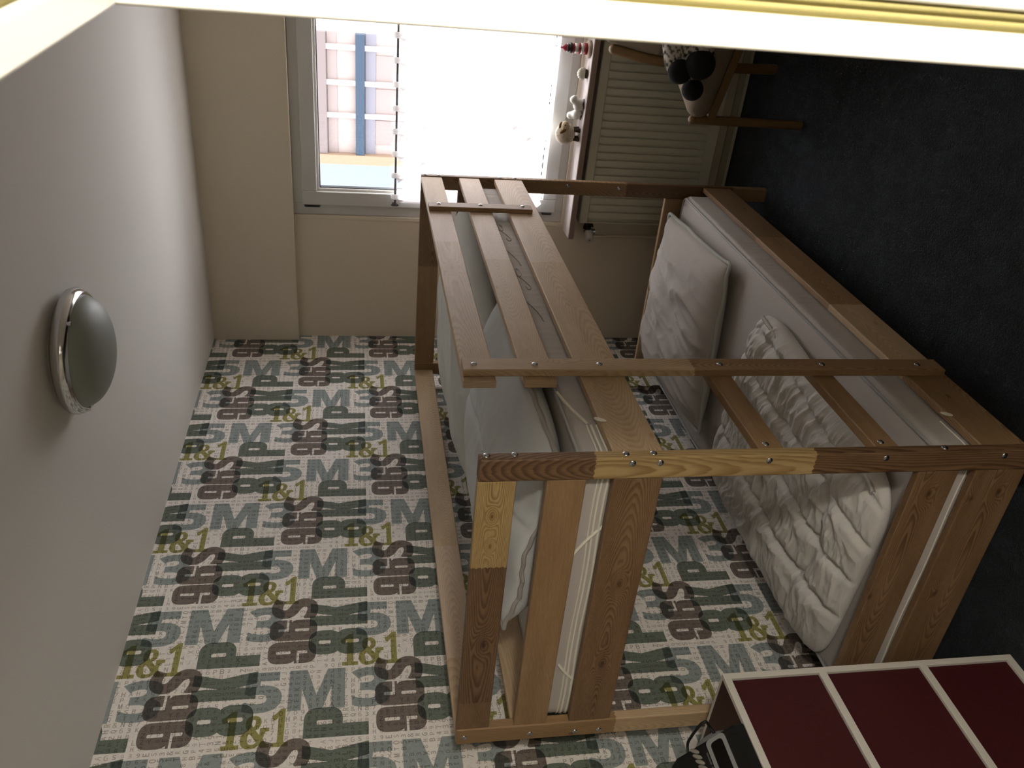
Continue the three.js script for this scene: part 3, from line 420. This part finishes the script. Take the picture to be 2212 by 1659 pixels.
{
  const o = [0.30, 0.875, 2.88], t = thing('radio', 'black portable radio with silver framed display standing on the red cabinet', 'radio', o);
  const s = new THREE.Shape([[0.405, 0], [0.403, 0.022], [0.28, 0.145], [0.25, 0.152], [0.205, 0.145], [0.19, 0.02], [0.195, 0]].map(([x, y]) => new THREE.Vector2(x - o[0], y)));
  const g = new THREE.ExtrudeGeometry(s, { depth: 0.33, bevelEnabled: true, bevelSize: 0.003, bevelThickness: 0.006, bevelSegments: 3 }); g.translate(0, 0.003, 2.738 - o[2]); part('body', g, M.black, t);
  // things on the slanted front: w runs up the slope, q points outwards
  const k = Math.SQRT1_2, onSlope = (geo, x, z, out = 0) => { geo.rotateY(Math.PI / 2); geo.rotateZ(Math.PI / 4); geo.translate(x - o[0] + out * k, 1.30 - x - o[1] + out * k + 0.004, z - o[2]); return geo; };
  const cap = new THREE.SphereGeometry(1, 32, 20); cap.scale(0.042, 0.066, 0.034); part('end_cap', onSlope(cap, 0.347, 2.744, -0.036), S('#7d8182', 0.5), t);
  const rect = (m) => { const q = new THREE.Shape(), w = 0.066 - m, h = 0.027 - m, r = 0.013; q.moveTo(-w + r, -h); q.lineTo(w - r, -h); q.quadraticCurveTo(w, -h, w, -h + r); q.lineTo(w, h - r); q.quadraticCurveTo(w, h, w - r, h); q.lineTo(-w + r, h); q.quadraticCurveTo(-w, h, -w, h - r); q.lineTo(-w, -h + r); q.quadraticCurveTo(-w, -h, -w + r, -h); return q; };
  const fr = rect(0); fr.holes.push(rect(0.0085)); part('display_frame', onSlope(new THREE.ExtrudeGeometry(fr, { depth: 0.004, bevelEnabled: true, bevelSize: 0.001, bevelThickness: 0.001, bevelSegments: 2 }), 0.363, 2.802, 0.0), S('#8e908f', 0.45), t);
  part('display', onSlope(new THREE.ExtrudeGeometry(rect(0.008), { depth: 0.0015, bevelEnabled: false }), 0.363, 2.802, 0.001), S('#07090a', 0.2), t);
  for (let i = 0; i < 6; i++) { const q = ball(0.0055, 0, 0, 0, 1.0, 2.7, 0.8, 18); q.rotateZ(-0.75); part('button', onSlope(q, 0.318 + 0.0015 * i, 2.741 + i * 0.0165, 0.002), S('#8a867c', 0.35), t); }
  for (let i = 0; i < 3; i++) part('button_bar', onSlope(bx(-0.016, 0.016, -0.002, 0.002, -0.002, 0.003, 0.001), 0.3395, 2.779 + i * 0.038, 0.002), S('#55565a', 0.4), t);
  part('cable', tube([[0.27, 0.99, 2.735], [0.295, 0.988, 2.703], [0.323, 0.982, 2.70], [0.351, 0.974, 2.70], [0.374, 0.964, 2.70], [0.378, 0.955, 2.70], [0.364, 0.945, 2.703], [0.35, 0.93, 2.72]].map(([x, y, z]) => [x - o[0], y - o[1], z - o[2]]), 0.0038, 60), M.black, t);
}

// ---------- chair ----------
{
  const A = [1.365, 0.615], Bk = [1.516, 0.265], fw = [-0.394, 0.919], sd = [0.919, 0.394]; // front left leg, rear left leg, forward, sideways
  const t = thing('chair', 'wooden chair with beige upholstered seat and back in front of the radiator', 'chair', [1.66, 0, 0.54], 0);
  const P = (f, s, y) => [A[0] + fw[0] * f + sd[0] * s - 1.66, y, A[1] + fw[1] * f + sd[1] * s - 0.54], W = 0.46, D = -0.381;
  for (const s of [0, W]) {
    part('leg', [tube([P(0, s, 0), P(0, s, 0.2), P(0, s, 0.43), P(0, s, 0.478)], 0.019, 20, 16), ball(0.0195, ...P(0, s, 0.478))].map((g) => g.toNonIndexed()), M.chairWood, t);
    const k = s ? 1 : 0; part('leg', [tube([P(D, s, 0), P(D + 0.01, s, 0.2), P(D + 0.012, s, 0.42), P(D - 0.02, s, 0.60), P(D - 0.07, s, 0.735)], 0.022, 40, 16), ball(0.0222, ...P(D - 0.07, s, 0.735))].map((g) => g.toNonIndexed()), M.chairWood, t);
  }
  const ang = Math.atan2(sd[1], sd[0]), bar = (f, s, y, len, along) => { const g = new RoundedBoxGeometry(along ? len : 0.022, 0.034, along ? 0.022 : len, 2, 0.004); g.rotateY(-ang); const c = P(f, s, y); g.translate(...c); return g; };
  part('seat_rail', bar(0, W / 2, 0.405, W - 0.02, true), M.chairWood, t); part('seat_rail', bar(D, W / 2, 0.405, W - 0.02, true), M.chairWood, t);
  part('seat_rail', bar(D / 2, 0, 0.405, -D - 0.02, false), M.chairWood, t); part('seat_rail', bar(D / 2, W, 0.405, -D - 0.02, false), M.chairWood, t);
  const g = new RoundedBoxGeometry(W - 0.028, 0.095, -D + 0.035, 8, 0.045), p = g.attributes.position; for (let i = 0; i < p.count; i++) if (p.getY(i) > 0) p.setY(i, p.getY(i) + 0.018 * Math.cos(p.getX(i) * 5) * Math.cos(p.getZ(i) * 6)); g.computeVertexNormals(); g.rotateY(-ang); g.translate(...P(D / 2 + 0.014, W / 2, 0.466)); part('seat', g, M.chairCloth, t);
  const b = new RoundedBoxGeometry(W - 0.05, 0.25, 0.045, 6, 0.02); b.rotateX(-0.33); b.rotateY(-ang); b.translate(...P(D - 0.05, W / 2, 0.655)); part('backrest', b, M.chairCloth, t);
}

// ---------- soft toys and figures ----------
// one continuous surface from tapered bones: [x, y, z, r, x2, y2, z2, r2]
function blend(bones, cell, k = 0.012) {
  const lo = [1e9, 1e9, 1e9], hi = [-1e9, -1e9, -1e9]; for (const b of bones) for (const [o, r] of [[0, b[3]], [4, b[7]]]) for (let c = 0; c < 3; c++) { lo[c] = Math.min(lo[c], b[o + c] - r); hi[c] = Math.max(hi[c], b[o + c] + r); }
  const half = Math.max(...[0, 1, 2].map((c) => hi[c] - lo[c])) / 2 + cell * 4, mid = [0, 1, 2].map((c) => (hi[c] + lo[c]) / 2), n = Math.min(90, Math.ceil(2 * half / cell)), mc = new MarchingCubes(n, M.black, false, false, 200000), F = mc.field;
  for (let z = 0; z < n; z++) for (let y = 0; y < n; y++) for (let x = 0; x < n; x++) {
    const P = [x, y, z].map((v, c) => mid[c] + (v - n / 2) / (n / 2) * half); let s = 0;
    for (const b of bones) { const d = [b[4] - b[0], b[5] - b[1], b[6] - b[2]], w = [P[0] - b[0], P[1] - b[1], P[2] - b[2]], L = d[0] * d[0] + d[1] * d[1] + d[2] * d[2], t = L ? clamp((w[0] * d[0] + w[1] * d[1] + w[2] * d[2]) / L, 0, 1) : 0; s += Math.exp(-(Math.hypot(w[0] - d[0] * t, w[1] - d[1] * t, w[2] - d[2] * t) - lerp(b[3], b[7], t)) / k); }
    F[x + y * n + z * n * n] = k * Math.log(s + 1e-30);
  }
  mc.isolation = 0; mc.update(); const c = mc.count ?? mc.geometry.drawRange.count, src = mc.positionArray, pos = new Float32Array(c * 3);
  for (let i = 0; i < c * 3; i++) pos[i] = src[i] * half + mid[i % 3];
  let g = new THREE.BufferGeometry(); g.setAttribute('position', new THREE.BufferAttribute(pos, 3)); g = mergeVertices(g, cell * 0.02); g.computeVertexNormals(); return g;
}
const paint = (g, f) => { const p = g.attributes.position, c = new Float32Array(p.count * 3), q = new THREE.Color(); for (let i = 0; i < p.count; i++) { q.set(f(p.getX(i), p.getY(i), p.getZ(i))); c.set([q.r, q.g, q.b], i * 3); } g.setAttribute('color', new THREE.BufferAttribute(c, 3)); return g; };
const painted = S('#ffffff', 0.95, { vertexColors: true });
{ // zebra plush sprawled on the chair: striped legs end in black hooves that point at the viewer's left
  const o = [1.66, 0.505, 0.68], L = (a) => [a[0] - o[0], a[1] - o[1], a[2] - o[2]];
  const t = thing('plush_zebra', 'plush zebra with black hooves slumped on the chair seat', 'plush toy', o);
  const bone = (a, r, b, r2) => [...L(a), r, ...L(b), r2];
  const g = blend([bone([1.80, 0.59, 0.72], 0.085, [1.74, 0.64, 0.68], 0.075), bone([1.74, 0.65, 0.68], 0.06, [1.60, 0.635, 0.72], 0.042), bone([1.75, 0.575, 0.74], 0.06, [1.64, 0.555, 0.76], 0.05), bone([1.72, 0.56, 0.68], 0.045, [1.55, 0.548, 0.70], 0.036), bone([1.78, 0.68, 0.66], 0.06, [1.84, 0.76, 0.66], 0.06), bone([1.84, 0.76, 0.66], 0.06, [1.80, 0.79, 0.76], 0.04)], 0.007, 0.009);
  paint(g, (x, y, z) => (Math.sin(x * 190 + 34 * fbm(y * 22, z * 22, 3) + 40 * y) + 0.35 * Math.sin(z * 160 + y * 120) > 0.25 ? '#2c2926' : '#b5aea2')); part('body', g, painted, t);
  for (const [c, r, sc] of [[[1.575, 0.625, 0.758], 0.046, [1.25, 1, 0.9]], [[1.505, 0.547, 0.722], 0.042, [1, 1, 1]], [[1.612, 0.562, 0.79], 0.056, [1.25, 1, 0.85]]]) part('hoof', ball(r, ...L(c), 1, 1, 1, 24), S('#040405', 1), t);
}
{ // small lighthouse
  const t = thing('lighthouse_figure', 'red and white striped toy lighthouse on the window sill', 'figurine', [1.513, 0.805, 0.075]);
  part('base', lathe([[0, 0], [0.037, 0], [0.039, 0.008], [0.034, 0.016], [0.0, 0.018]], 28), S('#a08d7c', 0.8), t);
  const band = (y0, y1, r0, r1, m) => part('band', lathe([[0, y0], [r0, y0], [r1, y1], [0, y1]], 28), m, t), red = S('#9c1f28', 0.5), wht = S('#e6e2dd', 0.5);
  band(0.017, 0.034, 0.0245, 0.0235, red); band(0.034, 0.047, 0.0235, 0.0225, wht); band(0.047, 0.06, 0.0225, 0.0215, red); band(0.06, 0.074, 0.0215, 0.0205, wht); band(0.074, 0.086, 0.0205, 0.0195, red);
  part('gallery', lathe([[0, 0.086], [0.022, 0.086], [0.022, 0.095], [0.0165, 0.096], [0.0165, 0.101], [0.019, 0.102], [0.019, 0.107], [0, 0.107]], 28), S('#33272a', 0.6), t);
  part('lantern', lathe([[0, 0.106], [0.0145, 0.106], [0.0145, 0.113], [0, 0.113]], 24), S('#b5b2a8', 0.4), t);
  part('roof', lathe([[0, 0.112], [0.017, 0.112], [0.004, 0.129], [0.0045, 0.132], [0.003, 0.136], [0.0001, 0.138]], 24), S('#c2344a', 0.5), t);
  for (const [y, a] of [[0.053, 0.2], [0.053, 2.3]]) part('window', cyl(0.004, 0.004, 0.004, 0.0222 * Math.sin(a), y, 0.0222 * Math.cos(a), 'z', 10), S('#1d1416', 0.6), t);
}
{ // seashell
  const t = thing('seashell', 'small grey white seashell between the lighthouse and the lambs on the sill', 'ornament', [1.408, 0.805, 0.078]);
  const g = new THREE.SphereGeometry(0.026, 36, 20), p = g.attributes.position; for (let i = 0; i < p.count; i++) { const x = p.getX(i), y = p.getY(i), z = p.getZ(i), a = Math.atan2(x, y), k = 1 + 0.05 * Math.sin(a * 14); p.setXYZ(i, x * 1.05 * k, Math.max(-0.008, y * 0.95 * k), z * 0.7); } g.computeVertexNormals(); g.translate(0, 0.022, 0); part('shell', g, S('#b9b6a6', 0.7), t);
  part('foot', [bx(-0.019, 0.019, 0, 0.014, -0.012, 0.014, 0.004)], S('#4a4338', 0.9), t);
}
const lambProto = (() => {
  const t = thing('lamb_figure', 'taller white china lamb with dark eye on the window sill, right of its twin', 'figurine', [1.277, 0.805, 0.082], 0.35, 'pair of white china lambs');
  part('body', blend([[0.0, 0.026, 0, 0.021, -0.012, 0.026, -0.004, 0.021], [0.004, 0.036, 0.006, 0.016, 0.014, 0.05, 0.01, 0.0155], [0.014, 0.05, 0.01, 0.014, 0.024, 0.045, 0.016, 0.009], [0.008, 0.018, 0.007, 0.008, 0.009, 0.006, 0.008, 0.006], [-0.018, 0.018, 0.004, 0.008, -0.019, 0.006, 0.005, 0.006], [0.006, 0.018, -0.01, 0.008, 0.007, 0.006, -0.011, 0.006], [-0.018, 0.018, -0.012, 0.008, -0.019, 0.006, -0.013, 0.006]], 0.0022, 0.004), M.ceramic, t);
  part('ear', ball(0.006, 0.011, 0.056, 0.018, 1.2, 0.6, 0.7, 12), S('#575049', 0.6), t);
  part('foot_pad', [bx(-0.026, 0.018, 0, 0.005, -0.018, 0.015, 0.002)], S('#4b443b', 0.7), t);
  return t;
})();
{ const c = lambProto.clone(); c.name = 'lamb_figure_001'; c.userData = { ...lambProto.userData, label: 'smaller white china lamb turned to the left beside the woolly sheep' }; c.position.set(1.219, 0.805, 0.06); c.rotation.y = Math.PI - 0.5; c.scale.setScalar(0.95); scene.add(c); }
{ // woolly sheep
  const t = thing('plush_sheep', 'round woolly cream sheep with brown ears at the left of the sill', 'plush toy', [1.135, 0.805, 0.068]);
  const g = new THREE.SphereGeometry(0.046, 72, 48), p = g.attributes.position; for (let i = 0; i < p.count; i++) { const v = new THREE.Vector3(p.getX(i), p.getY(i), p.getZ(i)).normalize(), k = 1 + 0.07 * (ridge(v.x * 9 + 20, v.y * 9 + v.z * 7 + 20, 5) - 0.4); p.setXYZ(i, v.x * 0.050 * k, v.y * 0.046 * k, v.z * 0.042 * k); } const gm = mergeVertices(g.deleteAttribute('uv').deleteAttribute('normal'), 1e-5); gm.computeVertexNormals(); gm.translate(-0.004, 0.066, 0);
  part('fleece', gm, S('#bdb3a0', 1), t);
  part('head', ball(0.021, 0.036, 0.075, 0.022, 1.25, 0.9, 0.9, 24), S('#b7a88c', 0.9), t);
  for (const [x, y, z, a] of [[0.018, 0.086, 0.036, 0.9], [0.036, 0.095, 0.012, 0.2]]) { const q = ball(0.014, 0, 0, 0, 1.3, 0.55, 0.5, 16); q.rotateZ(-a); q.translate(x, y, z); part('ear', q, S('#6b4a26', 0.9), t); }
  part('eye', [ball(0.0034, 0.046, 0.08, 0.041, 1, 1, 0.6, 10)], S('#0d0c0b', 0.2), t);
  for (const [x, z] of [[-0.024, 0.014], [0.018, 0.016], [-0.024, -0.016], [0.018, -0.016]]) part('leg', lathe([[0, 0], [0.01, 0], [0.0095, 0.012], [0.007, 0.03], [0, 0.03]], 14).translate(x, 0, z), S('#3f3327', 0.9), t);
}

// ---------- outside: the house across the court ----------
{
  const t = thing('neighbour_house', 'pale plastered house with blue band seen through the window', 'building', [0, 0, -8.2]);
  const pale = S('#a3958f', 0.9), rose = S('#8b7e7a', 0.9), blue = S('#26394b', 0.7), tan = S('#8f7862', 0.9), grey = S('#746967', 0.9), E = 0.06;
  part('wall', bx(-1.66, E, -3, 3.1, -0.3, 0), pale, t);
  part('balcony_band', bx(-1.555, E, 1.748, 1.872, 0.0, 0.12, 0.01), blue, t); part('ledge', bx(-1.555, E, 1.60, 1.74, 0.0, 0.03, 0.005), S('#77757d', 0.9), t);
  part('eaves', bx(-1.555, E, 2.262, 2.6, 0, 0.10, 0.01), grey, t); part('soffit_band', bx(-1.555, E, 2.12, 2.25, 0, 0.02, 0.005), rose, t);
  part('corner_strip', bx(-1.69, -1.555, -3, 3.1, -0.02, 0.14, 0.01), tan, t);
  for (const x of [-1.42, -0.99, -0.55]) part('panel', bx(x, x + 0.34, 0.8, 1.6, 0, 0.015, 0.004), rose, t);
  for (const x of [-1.06, -0.62, -0.16]) part('pilaster', bx(x, x + 0.07, 0.2, 3.0, 0, 0.05, 0.005), S('#b9aca7', 0.9), t);
  part('plinth', bx(-1.66, E, -3, -2, 0, 0.1), grey, t);
  const u = thing('white_house', 'plain pale blue house wall further left beyond the window', 'building', [-4.5, -3, -11]);
  part('wall', bx(-3.5, 2.6, 0, 6.2, -0.3, 0), S('#7f8894', 0.9), u); part('base_course', bx(-3.5, 2.6, 0, 0.5, 0, 0.06), grey, u);
}
scene.traverse((o) => { if (o.isMesh) { o.castShadow = true; o.receiveShadow = true; } });
renderer.render(scene, camera);
